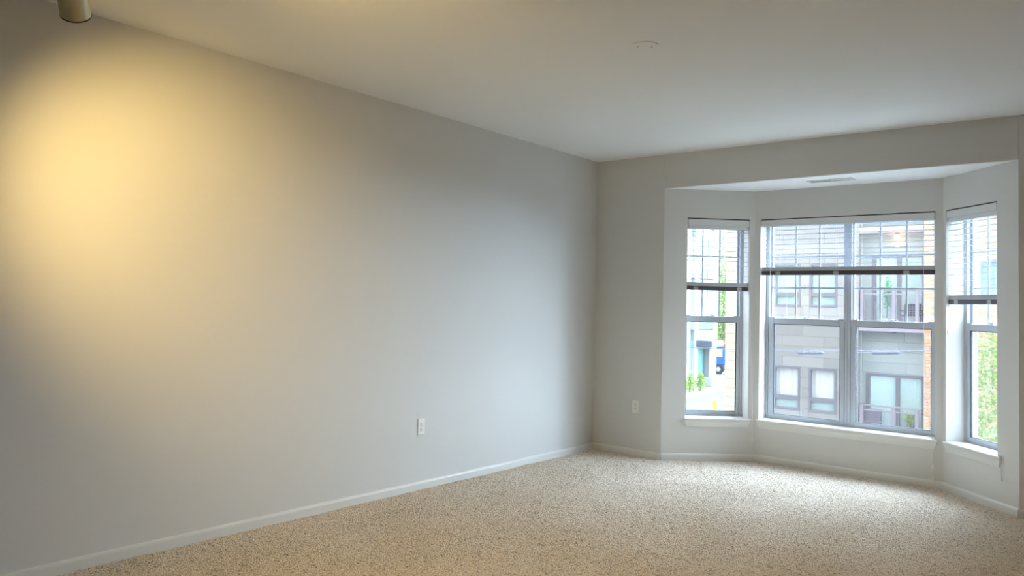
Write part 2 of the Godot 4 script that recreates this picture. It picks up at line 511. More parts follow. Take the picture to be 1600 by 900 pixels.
func track_head(xf: Transform3D, aim: Vector3, beam: Vector3, called_label: String, energy: float, angle: float, R: float) -> void:
	var o := base("track_light", xf, called_label, "lamp", "ceiling track light heads")
	var steel := mat(204, 198, 170, 0.36, 0.2)
	var w := aim.normalized()
	var shell := Shape.new()
	var L := 0.20
	shell.lathe(Vector3.ZERO, -w, [Vector2(R - 0.003, 0.0), Vector2(R, 0.0015), Vector2(R, L - 0.008), Vector2(R - 0.008, L), Vector2(0.0, L)], 40)
	shell.lathe(Vector3.ZERO, -w, [Vector2(R - 0.006, L - 0.02), Vector2(R - 0.006, 0.0), Vector2(R - 0.003, 0.0)], 40)
	put("shade", shell, steel, o)
	var band := Shape.new()
	band.lathe(Vector3.ZERO, -w, [Vector2(R - 0.006, -0.0025), Vector2(R + 0.0012, -0.0025), Vector2(R + 0.0012, 0.0014), Vector2(R - 0.001, 0.0014)], 40)
	put("rim", band, mat(18, 14, 12, 0.5), o)
	var lamp := mat(255, 214, 140, 0.6)
	lamp.emission_enabled = true
	lamp.emission = Color(1.0, 0.72, 0.36)
	lamp.emission_energy_multiplier = 2.0
	var bulb := Shape.new()
	bulb.lathe(-w * 0.02, w, [Vector2(R - 0.008, -0.004), Vector2(R - 0.008, 0.0), Vector2(0.022, 0.006), Vector2(0.0, 0.008)], 24)
	put("bulb", bulb, lamp, o)
	var tip := -w * (L * 0.62)
	var up := CEIL - 0.028 - xf.origin.y
	var arm := Shape.new()
	var joint := tip + Vector3(0, R + 0.01, 0)
	arm.cone(tip + Vector3(0, R * 0.6, 0), joint, 0.012, 0.012, 12)
	arm.cone(joint, Vector3(joint.x, up - 0.02, joint.z), 0.008, 0.008, 12)
	arm.box(Vector3(joint.x, up - 0.012, joint.z), Vector3(0.05, 0.024, 0.034), 0.003)
	put("stem", arm, steel, o)
	var sp := SpotLight3D.new()
	sp.name = "glow"
	sp.light_color = Color(1.0, 0.86, 0.54)
	sp.light_energy = energy
	sp.spot_range = 12.0
	sp.spot_attenuation = 2.0
	sp.spot_angle = angle
	sp.spot_angle_attenuation = 1.0
	sp.light_size = 0.045
	sp.shadow_enabled = true
	sp.transform = Transform3D(Basis.looking_at(beam, Vector3.UP), w * 0.03)
	o.add_child(sp)


func fittings() -> void:
	outlet(Transform3D(Basis(Vector3(0, 0, -1), Vector3.UP, Vector3(1, 0, 0)), Vector3(0, 0.458, 2.283)), "white duplex outlet low on the long left wall above the baseboard")
	outlet(at(0.461, 0.453, 0), "white duplex outlet on the shaded wall between room corner and bay")
	# blank ceiling box cover with two screws
	var o := base("ceiling_cover", at(2.012, CEIL, 2.709), "round white blank cover plate with two screws flat on the ceiling", "cover plate")
	put("cover_plate", Shape.new().lathe(Vector3.ZERO, Vector3.DOWN, [Vector2(0.073, 0.0), Vector2(0.073, 0.005), Vector2(0.070, 0.007), Vector2(0.0, 0.0075)], 40), white_paint, o)
	var gray := mat(120, 112, 100, 0.5)
	for s: float in [-1.0, 1.0]:
		put("screw", Shape.new().lathe(Vector3(s * 0.029, -0.0072, -s * 0.023), Vector3.DOWN, [Vector2(0.0045, 0.0), Vector2(0.0035, 0.0016), Vector2(0.0, 0.002)], 10), gray, o)
	# supply register in the bay soffit
	var v := base("ceiling_vent", at(2.085, SOFFIT, -0.25), "white air register with dark louvre slot in the bay soffit", "vent")
	put("frame", Shape.new().ring(-0.18, 0.18, -0.055, 0.055, 0.022, 0.022, 0.022, 0.022, 0.0, 0.006, 0.002), slat_white, v, Transform3D(Basis(Vector3.RIGHT, PI / 2), Vector3.ZERO))
	put("duct", Shape.new().box(Vector3(0, -0.0006, 0), Vector3(0.318, 0.001, 0.068)), mat(46, 46, 48, 0.9), v)
	for k in 5:
		var right := k == 4
		put("louvre", Shape.new().box(Vector3(-0.08, -0.004, -0.026 + k * 0.013), Vector3(0.15, 0.0012, 0.012), 0.0003, Basis(Vector3.RIGHT, 0.5)), slat_white, v)
		put("louvre", Shape.new().box(Vector3(0.08, -0.004, -0.026 + k * 0.013), Vector3(0.15, 0.0012, 0.012), 0.0003, Basis(Vector3.RIGHT, -0.9)), slat_white, v)
	# the lighting track and its heads
	var track := Shape.new().box(Vector3(2.0, CEIL - 0.014, 5.33), Vector3(2.4, 0.028, 0.036), 0.003)
	tag(put("lighting_track", track, mat(230, 228, 222, 0.4)), "straight ceiling track that carries the cylinder spot heads", "light track")
	track_head(at(1.386, 2.251, 5.277), Vector3(-0.624, -0.648, -0.438), Vector3(-1.368, -0.47, -1.1), "grey-green cylinder spotlight head hanging at the upper left, lit warm", 3.55, 37.0, 0.0453)
	track_head(at(1.80, 2.40, 5.25), Vector3(-0.20, 0.36, -0.62), Vector3(-0.20, 0.36, -0.62), "second cylinder spotlight head on the same ceiling track, tipped up at the ceiling", 2.2, 36.0, 0.0453)
	track_head(at(2.60, 2.40, 5.25), Vector3(-0.12, -0.8, -0.62), Vector3(-0.12, -0.8, -0.62), "unseen third cylinder spotlight head added on the ceiling track to warm the carpet", 2.9, 58.0, 0.0453)  # unseen head, added to throw warm light on the foreground carpet


func carpet() -> void:
	# twisted tufts, each one bent: the pile that nobody could count
	var s := Shape.new()
	var path := [Vector3(-0.0045, 0.0, 0), Vector3(-0.0035, 0.0058, 0.0006), Vector3(0.001, 0.0088, 0.0), Vector3(0.0062, 0.0078, -0.0012), Vector3(0.0092, 0.0045, -0.0016)]
	var thick := [0.0038, 0.0042, 0.0041, 0.0036, 0.0016]
	for k in 4:
		s.cone(path[k], path[k + 1], thick[k], thick[k + 1], 5, k == 3)
	var tuft := s.mesh()
	var step := 0.0082
	var f := FastNoiseLite.new()
	f.seed = 11
	f.frequency = 1.1
	f.fractal_octaves = 3
	var buf := PackedFloat32Array()
	var count := 0
	var z := -0.56
	while z < 5.5:
		var x := 0.02
		var reach := 4.5
		if z > 1.2: reach = 4.5 - (z - 1.2) * 0.86
		while x < reach:
			var inside := true
			if z < 0.012:
				var side := -z
				inside = x > A.x + 0.02 + side * 1.072 and x < D.x - 0.02 - side * 0.968
			if inside:
				var px := x + rng.randf_range(-0.005, 0.005)
				var pz := z + rng.randf_range(-0.005, 0.005)
				var lay := f.get_noise_2d(px, pz)
				var b := Basis(Vector3.UP, rng.randf() * TAU) * Basis(Vector3.BACK, rng.randf_range(-0.45, 0.35))
				b = Basis(Vector3.RIGHT, 0.5 * lay) * b
				var k := rng.randf_range(0.85, 1.25)
				b = b.scaled(Vector3(k, k * (1.0 + 0.25 * lay), k))
				var tone := rng.randf_range(0.88, 1.1)
				if rng.randf() < 0.11: tone *= 0.62
				buf.append_array(PackedFloat32Array([b.x.x, b.y.x, b.z.x, px, b.x.y, b.y.y, b.z.y, -0.0038, b.x.z, b.y.z, b.z.z, pz, 0.89 * tone, 0.785 * tone, 0.66 * tone, 1.0]))
				count += 1
			x += step
		z += step
	var mm := MultiMesh.new()
	mm.transform_format = MultiMesh.TRANSFORM_3D
	mm.use_colors = true
	mm.mesh = tuft
	mm.instance_count = count
	mm.buffer = buf
	var o := MultiMeshInstance3D.new()
	o.name = "carpet"
	o.multimesh = mm
	var m := mat(255, 255, 255, 0.95)
	m.vertex_color_use_as_albedo = true
	m.rim_enabled = true
	m.rim = 0.5
	m.rim_tint = 0.4
	o.material_override = m
	add_child(o)
	tag(o, "beige speckled twist-pile carpet covering the whole room floor", "carpet", "", "stuff")


# ------------------------------------------------------------------ outside
const GROUND := -4.2

func outside() -> void:
	own_facade()
	street()
	opposite_building()
	brick_wing()
	balcony_things()
	cable()
	street_tree()
	side_street()


func own_facade() -> void:
	var brick := mat(112, 84, 70, 0.9)
	var s := Shape.new()
	s.box(Vector3(2.7, GROUND / 2 - 0.15, -0.12), Vector3(30, -GROUND - 0.3, 0.24))
	s.box(Vector3(2.7, 6.0, -0.12), Vector3(30, 6.1, 0.24))
	s.box(Vector3(-6.3, 1.32, -0.12), Vector3(12.0, 3.2, 0.24))
	s.box(Vector3(11.8, 1.32, -0.12), Vector3(11.8, 3.2, 0.24))
	structure("wall_exterior", s, brick)


func street() -> void:
	var asphalt := relief(mat(92, 96, 104, 0.9), noise(0.2, 3, 9), 0.3, 1.0)
	structure("road", Shape.new().box(Vector3(0, GROUND - 0.3, -40), Vector3(120, 0.3, 82)), asphalt)
	var concrete := mat(170, 168, 163, 0.9)
	var s := Shape.new()
	s.box(Vector3(-21.5, GROUND - 0.075, -48), Vector3(6.0, 0.15, 60), 0.02)
	structure("pavement", s, concrete)
	var e := Shape.new()
	e.box(Vector3(4, GROUND - 0.075, -15.9), Vector3(22, 0.15, 3.6), 0.02)
	structure("pavement_opposite", e, concrete)


const S := 1.1          # the buildings across the street were measured at 0.909 of their size
const FRONT := -17.75

var panel_mats := []
var frame_mat: StandardMaterial3D

func opposite_building() -> void:
	# local x and y are those of the room, times S about the eye; z = 0 is the front plane
	var o := base("apartment_building", at(-0.4038, -0.1355, FRONT), "pale grey panelled apartment block across the street with recessed balconies", "building")
	for c in [[153, 148, 141], [158, 153, 146], [149, 144, 138], [161, 157, 150]]:
		panel_mats.append(mat(c[0], c[1], c[2], 0.55))
	frame_mat = mat(122, 116, 124, 0.5)
	var back_mat := mat(146, 142, 136, 0.9)
	var pale := mat(236, 240, 240, 0.7)
	var wins := [[-3.99, -3.245, -1.37, -0.165], [-3.01, -2.28, -1.37, -0.165], [-3.99, -3.245, 1.49, 2.69], [-3.01, -2.28, 1.49, 2.69]]
	for w: Array in wins:
		for k in 4: w[k] *= S
	var x_left := -4.30 * S
	var x_right := -1.91
	var y_low := -2.3 * S
	var y_high := 4.15 * S
	# core wall behind the cladding, with holes for the windows
	var core := Shape.new()
	var cols := [x_left - 1.0, wins[0][0], wins[0][1], wins[1][0], wins[1][1], x_right]
	var zc := -0.14
	for k in [0, 2, 4]:
		core.box(Vector3((cols[k] + cols[k + 1]) / 2, (GROUND + y_high) / 2, zc), Vector3(cols[k + 1] - cols[k], y_high - GROUND, 0.2))
	for k in [1, 3]:
		var rows := [GROUND, wins[0][2], wins[0][3], wins[2][2], wins[2][3], y_high]
		for j in [0, 2, 4]:
			core.box(Vector3((cols[k] + cols[k + 1]) / 2, (rows[j] + rows[j + 1]) / 2, zc), Vector3(cols[k + 1] - cols[k], rows[j + 1] - rows[j], 0.2))
	put("core_wall", core, back_mat, o)
	# metal panels in a running bond, cut round the windows
	var ph := 0.283 * S
	var pl := 1.12 * S
	var y := -0.165 * S - ph * 7
	var row := 0
	while y < y_high - 0.05:
		var x := x_left + (-0.5 * pl if row % 2 else 0.0)
		while x < x_right - 0.02:
			panel(o, maxf(x, x_left), minf(x + pl, x_right), y, minf(y + ph, y_high), wins)
			x += pl
		y += ph
		row += 1
	# windows: an upper and a lower light in a mauve-grey frame
	var sheer := mat(206, 214, 202, 0.9)
	var teal := pane(196, 226, 220, 0.35)
	for w: Array in wins:
		var win := put("window", Shape.new().ring(w[0], w[1], w[2], w[3], 0.065, 0.065, 0.075, 0.07, -0.12, 0.012, 0.006), frame_mat, o)
		var ym: float = w[2] + 0.345 * S
		put("mid_rail", Shape.new().box(Vector3((w[0] + w[1]) / 2, ym, -0.05), Vector3(w[1] - w[0] - 0.13, 0.12, 0.11), 0.006), frame_mat, win)
		put("lower_pane", Shape.new().box(Vector3((w[0] + w[1]) / 2, (w[2] + 0.075 + ym - 0.06) / 2, -0.07), Vector3(w[1] - w[0] - 0.13, ym - 0.06 - w[2] - 0.075, 0.006)), teal, win)
		put("upper_pane", Shape.new().box(Vector3((w[0] + w[1]) / 2, (w[3] - 0.07 + ym + 0.06) / 2, -0.07), Vector3(w[1] - w[0] - 0.13, w[3] - 0.07 - ym - 0.06, 0.006)), teal if w[2] > 0 else glass, win)
		var curtain := Shape.new()
		var ww: float = w[1] - w[0]
		for k in 10:
			var p0 := Vector3(w[0] + ww * k / 10.0, w[2], -0.16 - 0.02 * (k % 2))
			var p1 := Vector3(w[0] + ww * (k + 1) / 10.0, w[2], -0.16 - 0.02 * ((k + 1) % 2))
			var h := Vector3(0, w[3] - w[2], 0)
			var zb := Vector3(0, 0, -0.006)
			curtain.quad(p0, p1, p1 + h, p0 + h)
			curtain.quad(p1 + zb, p0 + zb, p0 + h + zb, p1 + h + zb)
		put("curtain", curtain, pale if w[2] < 0 else sheer, win)
	# cream-boarded end of the block
	var cream := mat(220, 208, 176, 0.8)
	var cx0 := -5.437 * S
	var end := put("end_bay", Shape.new().box(Vector3((cx0 + x_left) / 2, (GROUND + y_high) / 2, -3.0), Vector3(x_left - cx0 - 0.03, y_high - GROUND, 5.9)), cream, o)
	var by := GROUND + 0.02
	var board := Shape.new().prism([Vector2(0, 0), Vector2(0.03, 0.0), Vector2(0.012, 0.288), Vector2(0, 0.288)], x_left - cx0, Transform3D(Basis(Vector3(0, 0, 1), Vector3.UP, Vector3(-1, 0, 0)), Vector3(x_left, 0, -0.05))).mesh()
	while by < y_high - 0.3:
		put("siding_board", board, cream, end, at(0, by, 0))
		by += 0.29
	# recessed balconies on the right: side wall, back wall, slabs
	var r0 := x_right
	var r1 := -0.18 * S
	var dz := -0.42
	var side := Shape.new()
	side.box(Vector3(r0 - 0.1, (GROUND + y_high) / 2, dz / 2 - 0.12), Vector3(0.2, y_high - GROUND, -dz - 0.241))
	put("recess_side_wall", side, mat(190, 192, 188, 0.7), o)
	var doors := [[-1.80, -0.40, -2.65, -0.25], [-1.65, -0.40, 1.13, 3.2]]
	var rear := Shape.new()
	var dx0: float = doors[0][0]
	rear.box(Vector3((r0 - 0.3 + dx0) / 2, (GROUND + y_high) / 2, dz - 0.1), Vector3(dx0 - r0 + 0.3, y_high - GROUND, 0.2))
	var rows2 := [GROUND, doors[0][2], doors[0][3], doors[1][2], doors[1][3], y_high]
	for j in [0, 2, 4]:
		rear.box(Vector3((dx0 + r1 - 0.01) / 2, (rows2[j] + rows2[j + 1]) / 2, dz - 0.1), Vector3(r1 - 0.01 - dx0, rows2[j + 1] - rows2[j], 0.2))
	rear.box(Vector3((dx0 + doors[1][0]) / 2, (doors[1][2] + doors[1][3]) / 2, dz - 0.1), Vector3(doors[1][0] - dx0, doors[1][3] - doors[1][2], 0.2))
	var recess := [mat(172, 177, 172, 0.7), mat(166, 171, 167, 0.7)]
	put("recess_back_wall", rear, recess[1], o)
	var yy := -0.28 + 0.06
	while yy < 4.0:
		if yy < 0.85 or yy > 3.25:
			var cut := r0 + rng.randf_range(0.4, 1.3)
			for seg in [[r0 + 0.005, cut], [cut + 0.003, r1 - 0.005]]:
				put("wall_panel", Shape.new().box(Vector3((seg[0] + seg[1]) / 2, yy + 0.15, dz + 0.008), Vector3(seg[1] - seg[0], 0.299, 0.016), 0.004), recess[rng.randi() % 2], o)
		yy += 0.303
	var slab_mat := mat(180, 166, 174, 0.7)
	for k in 3:
		var sy: float = [-2.02, 1.055, 3.9][k]
		var slab := put("balcony_slab", Shape.new().box(Vector3((r0 + r1) / 2, sy, dz / 2), Vector3(r1 - r0 - 0.004, 0.145 if k < 2 else 0.17, -dz - 0.004), 0.008), slab_mat, o)
		if k == 1:
			put("light_socket", Shape.new().lathe(Vector3(-1.0, sy - 0.0725, -0.2), Vector3.DOWN, [Vector2(0.06, 0.0), Vector2(0.05, 0.04), Vector2(0.0, 0.045)], 10), frame_mat, slab)
	# sliding doors with vertical blinds behind the panes
	var door_glass := pane(176, 214, 214, 0.2)
	for k in 2:
		var d: Array = doors[k]
		var dr := put("sliding_door", Shape.new().ring(d[0], d[1] + 0.17, d[2], d[3], 0.10, 0.10, 0.09, 0.07, dz - 0.12, dz + 0.02, 0.006), frame_mat, o)
		var xm := -0.95 if k == 0 else -0.92
		put("meeting_stile", Shape.new().box(Vector3(xm, (d[2] + d[3]) / 2, dz - 0.02), Vector3(0.1, d[3] - d[2] - 0.16, 0.08), 0.006), frame_mat, dr)
		for seg in [[d[0] + 0.1, xm - 0.05], [xm + 0.05, d[1] + 0.07]]:
			put("pane", Shape.new().box(Vector3((seg[0] + seg[1]) / 2, (d[2] + d[3]) / 2, dz - 0.04), Vector3(seg[1] - seg[0], d[3] - d[2] - 0.16, 0.006)), door_glass, dr)
		var vane := Shape.new()
		var vx: float = d[0] + 0.1
		var until: float = d[1] + 0.07 if k == 0 else -1.0
		while vx < until:
			vane.box(Vector3(vx, (d[2] + d[3]) / 2, dz - 0.14), Vector3(0.085, d[3] - d[2] - 0.1, 0.004), 0.0, Basis(Vector3.UP, 0.45))
			vx += 0.082
		tag(put("vertical_blind", vane, mat(226, 236, 234, 0.8), dr), "", "", "", "stuff")
		put("room_back", Shape.new().box(Vector3((d[0] + d[1]) / 2, (d[2] + d[3]) / 2, dz - 1.2), Vector3(1.5, 2.6, 0.1)), mat(150, 150, 142, 0.9), dr)
	# railings
	var rail_mat := mat(150, 140, 148, 0.5, 0.1)
	railing(o, rail_mat, r0 + 0.05, r1 - 0.06, -1.04 * S, -1.95, true)
	railing(o, rail_mat, r0 + 0.05, r1 - 0.06, 1.99 * S, 1.13, false)
	put("parapet", Shape.new().box(Vector3((cx0 + r1) / 2, y_high + 0.1, -0.1), Vector3(r1 - cx0 - 0.01, 0.2, 0.5), 0.02), frame_mat, o)


func railing(o: Node, m: Material, x0: float, x1: float, top: float, foot: float, low: bool) -> void:
	var z := -0.06
	var r := put("balcony_railing", Shape.new().box(Vector3((x0 + x1) / 2, top, z), Vector3(x1 - x0, 0.045, 0.06), 0.008), m, o)
	put("mid_rail", Shape.new().box(Vector3((x0 + x1) / 2, top - 0.135, z), Vector3(x1 - x0, 0.04, 0.04), 0.006), m, r)
	put("bottom_rail", Shape.new().box(Vector3((x0 + x1) / 2, foot + 0.06, z), Vector3(x1 - x0, 0.04, 0.04), 0.006), m, r)
	for px: float in [x0 + 0.03, x0 + 0.88, x1 - 0.12]:
		put("post", Shape.new().box(Vector3(px, (top + foot) / 2 - 0.02, z), Vector3(0.09, top - foot, 0.06), 0.008), m, r)
	if low:
		for py: float in [top, top - 0.135]:
			put("side_rail", Shape.new().box(Vector3(x0 + 0.03, py, z - 0.18), Vector3(0.045, 0.045, 0.32), 0.006), m, r)
			put("side_rail", Shape.new().box(Vector3(x1 - 0.03, py, z - 0.18), Vector3(0.045, 0.045, 0.32), 0.006), m, r)
		put("post", Shape.new().box(Vector3(x1 - 0.03, (top + foot) / 2, z - 0.30), Vector3(0.06, top - foot, 0.06), 0.008), m, r)
	var fill := Shape.new()
	var gap := 0.07
	var px2 := x0 + 0.1
	while px2 < x1 - 0.12:
		fill.box(Vector3(px2, (top - 0.15 + foot + 0.07) / 2, z), Vector3(0.008, top - 0.15 - foot - 0.07, 0.008))
		px2 += gap
	if not low:
		var py2 := foot + 0.1
		while py2 < top - 0.16:
			fill.box(Vector3((x0 + x1) / 2, py2, z), Vector3(x1 - x0, 0.008, 0.008))
			py2 += gap
	tag(put("infill_mesh", fill, m, r), "", "", "", "stuff")


func panel(o: Node, x0: float, x1: float, y0: float, y1: float, wins: Array) -> void:
	var parts := [[x0, x1, y0, y1]]
	for w: Array in wins:
		var next := []
		for p: Array in parts:
			if p[1] <= w[0] or p[0] >= w[1] or p[3] <= w[2] or p[2] >= w[3]:
				next.append(p)
				continue
			if p[0] < w[0]: next.append([p[0], w[0], p[2], p[3]])
			if p[1] > w[1]: next.append([w[1], p[1], p[2], p[3]])
			var a := maxf(p[0], w[0])
			var b := minf(p[1], w[1])
			if p[2] < w[2]: next.append([a, b, p[2], w[2]])
			if p[3] > w[3]: next.append([a, b, w[3], p[3]])
		parts = next
	var pick: Material = panel_mats[rng.randi() % panel_mats.size()]
	for p: Array in parts:
		if p[1] - p[0] < 0.03 or p[3] - p[2] < 0.03: continue
		var g := 0.0028
		put("wall_panel", Shape.new().box(Vector3((p[0] + p[1]) / 2, (p[2] + p[3]) / 2, -0.018 + rng.randf_range(0.0, 0.004)), Vector3(p[1] - p[0] - g, p[3] - p[2] - g, 0.034), 0.005, Basis(Vector3.RIGHT, rng.randf_range(-0.006, 0.006))), pick, o)


func brick_wing() -> void:
	var o := base("brick_building", at(-0.4038, -0.1355, FRONT), "orange brick wing with pale mortar to the right of the balconies", "building")
	var x0 := -0.18 * S
	var x1 := 2.75 * S
	var mortar := mat(232, 222, 208, 0.95)
	var tints := [mat(218, 174, 136, 0.9), mat(224, 184, 146, 0.9), mat(208, 160, 124, 0.9), mat(214, 174, 148, 0.9)]
	var wx0 := 0.985 * S
	var wx1 := 2.1 * S
	var wy0 := 1.735 * S
	var wy1 := 2.745 * S
	var y_top := 4.3 * S
	var wall := Shape.new()
	wall.box(Vector3((x0 + wx0) / 2, (GROUND + y_top) / 2, -1.0), Vector3(wx0 - x0 - 0.001, y_top - GROUND, 2.0))
	wall.box(Vector3((wx1 + x1) / 2, (GROUND + y_top) / 2, -1.0), Vector3(x1 - wx1, y_top - GROUND, 2.0))
	wall.box(Vector3((wx0 + wx1) / 2, (GROUND + wy0) / 2, -1.0), Vector3(wx1 - wx0, wy0 - GROUND, 2.0))
	wall.box(Vector3((wx0 + wx1) / 2, (wy1 + y_top) / 2, -1.0), Vector3(wx1 - wx0, y_top - wy1, 2.0))
	put("mortar_wall", wall, mortar, o)
	var h := 0.0952
	var l := 0.292
	var one := Shape.new().box(Vector3.ZERO, Vector3(l - 0.02, h - 0.022, 0.03), 0.004).mesh()
	var half := Shape.new().box(Vector3.ZERO, Vector3(l / 2 - 0.02, h - 0.022, 0.03), 0.004).mesh()
	var rest := Shape.new()
	var y := GROUND + 0.05
	var row := 0
	while y < y_top - h:
		var x := x0
		var first := true
		while x < x1 - 0.1:
			var w := l / 2 if first and row % 2 else l
			first = false
			var cx := x + w / 2
			var cy := y + h / 2
			var in_win := cx > wx0 - 0.02 and cx < wx1 + 0.02 and cy > wy0 - 0.24 and cy < wy1
			if not in_win:
				var seen: bool = cy > -1.9 and cy < 3.95 and (x < x0 + 0.29 or (x > 1.12 and x < 1.55))
				if seen:
					put("brick", half if w < l else one, tints[rng.randi() % 4], o, at(cx, cy, 0.007 + rng.randf_range(-0.003, 0.003)))
				else:
					rest.box(Vector3(cx, cy, 0.007), Vector3(w - 0.02, h - 0.022, 0.03))
			x += w
		y += h
		row += 1
	tag(put("brickwork", rest, tints[0], o), "", "", "", "stuff")
	var win := put("window", Shape.new().ring(wx0, wx1, wy0, wy1, 0.06, 0.06, 0.06, 0.06, -0.16, -0.04, 0.005), mat(226, 228, 232, 0.5), o)
	put("pane", Shape.new().box(Vector3((wx0 + wx1) / 2, (wy0 + wy1) / 2, -0.1), Vector3(wx1 - wx0 - 0.12, wy1 - wy0 - 0.12, 0.006)), pane(150, 190, 215, 0.4), win)
	put("glazing_bar", Shape.new().box(Vector3((wx0 + wx1) / 2, (wy0 + wy1) / 2, -0.09), Vector3(0.05, wy1 - wy0 - 0.12, 0.05), 0.004), mat(226, 228, 232, 0.5), win)
	put("shade_cloth", Shape.new().box(Vector3((wx0 + wx1) / 2, (wy0 + wy1) / 2, -0.3), Vector3(wx1 - wx0, wy1 - wy0, 0.01)), mat(170, 190, 205, 0.9), win)
	put("window_sill", Shape.new().box(Vector3((wx0 + wx1) / 2, wy0 - 0.11, 0.02), Vector3(wx1 - wx0 + 0.06, 0.22, 0.12), 0.01), mat(232, 230, 226, 0.8), o)


func leaf_cloud(parent: Node, called: String, centre: Vector3, radius: Vector3, count: int, size: float, cols: Array, power := 0.5) -> void:
	var s := Shape.new()
	s.tri(Vector3(0, -0.5, 0), Vector3(0.28, 0, 0.06), Vector3(0, 0, 0))
	s.tri(Vector3(0.28, 0, 0.06), Vector3(0, 0.5, 0), Vector3(0, 0, 0))
	s.tri(Vector3(0, -0.5, 0), Vector3(0, 0, 0), Vector3(-0.28, 0, 0.06))
	s.tri(Vector3(-0.28, 0, 0.06), Vector3(0, 0, 0), Vector3(0, 0.5, 0))
	var m := mat(255, 255, 255, 0.7)
	m.vertex_color_use_as_albedo = true
	m.backlight_enabled = true
	m.backlight = Color(0.5, 0.55, 0.2)
	var places := []
	var tints := []
	for k in count:
		var d := Vector3(rng.randfn(), rng.randfn(), rng.randfn()).normalized() * pow(rng.randf(), power)
		var p := centre + d * radius
		places.append(Transform3D(turned().scaled(Vector3.ONE * size * rng.randf_range(0.7, 1.3)), p))
		var c: Color = cols[rng.randi() % cols.size()]
		tints.append(c)
	scatter(called, s.mesh(), m, places, tints, parent)


func street_tree() -> void:
	var o := base("street_tree", at(3.55, GROUND, -4.9), "light green leafy street tree in front of the brick wall", "tree")
	var bark := mat(120, 104, 88, 0.95)
	put("trunk", Shape.new().cone(Vector3.ZERO, Vector3(0.02, 3.4, 0), 0.09, 0.055, 10).cone(Vector3(0.02, 3.4, 0), Vector3(-0.05, 5.2, 0.05), 0.055, 0.012, 8), bark, o)
	for k in 9:
		var a := k * 2.4
		var y := 1.9 + k * 0.34
		var p := Vector3(0.01, y, 0)
		var q := p + Vector3(cos(a) * (1.15 - k * 0.07), 0.55, sin(a) * (1.15 - k * 0.07))
		put("branch", Shape.new().cone(p, q, 0.026, 0.006, 6), bark, o)
	var cols := [Color(0.26, 0.36, 0.10), Color(0.34, 0.44, 0.14), Color(0.21, 0.31, 0.08), Color(0.42, 0.48, 0.18)]
	leaf_cloud(o, "foliage", Vector3(-0.25, 3.85, 0), Vector3(1.3, 1.6, 1.3), 26000, 0.052, cols, 0.45)
	leaf_cloud(o, "foliage_top", Vector3(-0.6, 5.15, 0), Vector3(0.75, 0.75, 0.8), 3400, 0.05, cols, 0.6)


func balcony_things() -> void:
	# pot plant on the lower balcony
	var o := base("potted_plant", at(-1.03, -2.08, FRONT - 0.3), "bright green pot plant behind the lower balcony railing", "plant")
	put("pot", Shape.new().lathe(Vector3.ZERO, Vector3.UP, [Vector2(0.0, 0.0), Vector2(0.11, 0.0), Vector2(0.15, 0.26), Vector2(0.13, 0.26), Vector2(0.12, 0.2), Vector2(0.0, 0.2)], 14), mat(150, 100, 80, 0.8), o)
	put("stem", Shape.new().cone(Vector3(0, 0.2, 0), Vector3(0.02, 0.5, 0), 0.012, 0.006, 6), mat(110, 120, 60, 0.8), o)
	leaf_cloud(o, "foliage", Vector3(0, 0.5, 0), Vector3(0.16, 0.22, 0.16), 160, 0.11, [Color(0.42, 0.58, 0.12), Color(0.55, 0.68, 0.22)])
	# chairs
	balcony_chair(at(-1.98, -2.08, FRONT - 0.27), 0.25, mat(126, 112, 132, 0.6), "mauve-grey patio chair on the lower balcony, left behind the railing")
	balcony_chair(at(-0.98, 0.995, FRONT - 0.27), -0.2, mat(60, 62, 66, 0.6), "dark patio chair on the upper balcony near the brick pier")
	# leaves on the upper balcony
	var u := base("potted_plant", at(-1.62, 0.995, FRONT - 0.3), "tall thin green plant standing on the upper balcony", "plant")
	put("pot", Shape.new().lathe(Vector3.ZERO, Vector3.UP, [Vector2(0.0, 0.0), Vector2(0.1, 0.0), Vector2(0.14, 0.24), Vector2(0.12, 0.24), Vector2(0.11, 0.2), Vector2(0.0, 0.2)], 14), mat(222, 226, 222, 0.6), u)
	put("stem", Shape.new().cone(Vector3(0, 0.2, 0), Vector3(0.03, 1.25, 0), 0.014, 0.006, 6), mat(110, 140, 90, 0.8), u)
	leaf_cloud(u, "foliage", Vector3(0.02, 0.95, 0), Vector3(0.13, 0.5, 0.13), 150, 0.12, [Color(0.25, 0.55, 0.35), Color(0.35, 0.62, 0.4)])
	# lit globe lamp under the upper soffit
	var l := base("balcony_lamp", at(-1.336, 3.56, FRONT - 0.22), "glowing warm globe lamp hanging under the upper balcony ceiling", "lamp")
	var hot := mat(255, 232, 196, 0.5)
	hot.emission_enabled = true
	hot.emission = Color(1.0, 0.84, 0.6)
	hot.emission_energy_multiplier = 1.6
	for k in 2:  # the lower one is the lamp's reflection, built as a glowing shape
		put("globe", Shape.new().lathe(Vector3(0, -0.2 * k, 0), Vector3.DOWN, [Vector2(0.0, -0.085), Vector2(0.05, -0.07), Vector2(0.083, -0.02), Vector2(0.083, 0.02), Vector2(0.05, 0.07), Vector2(0.0, 0.085)] if k == 0 else [Vector2(0.05, -0.06), Vector2(0.07, 0.0), Vector2(0.055, 0.07), Vector2(0.0, 0.09)], 18), hot, l)
	put("stem", Shape.new().cone(Vector3(0, 0.118, 0), Vector3(0, 0.1, 0), 0.06, 0.06, 12).cone(Vector3(0, 0.1, 0), Vector3(0, -0.15, 0), 0.012, 0.012, 8), frame_mat, l)
	var om := OmniLight3D.new()
	om.name = "glow"
	om.light_color = Color(1.0, 0.84, 0.6)
	om.light_energy = 0.15
	om.omni_range = 30.0
	om.omni_attenuation = 2.0
	om.light_size = 0.08
	om.shadow_enabled = true
	l.add_child(om)


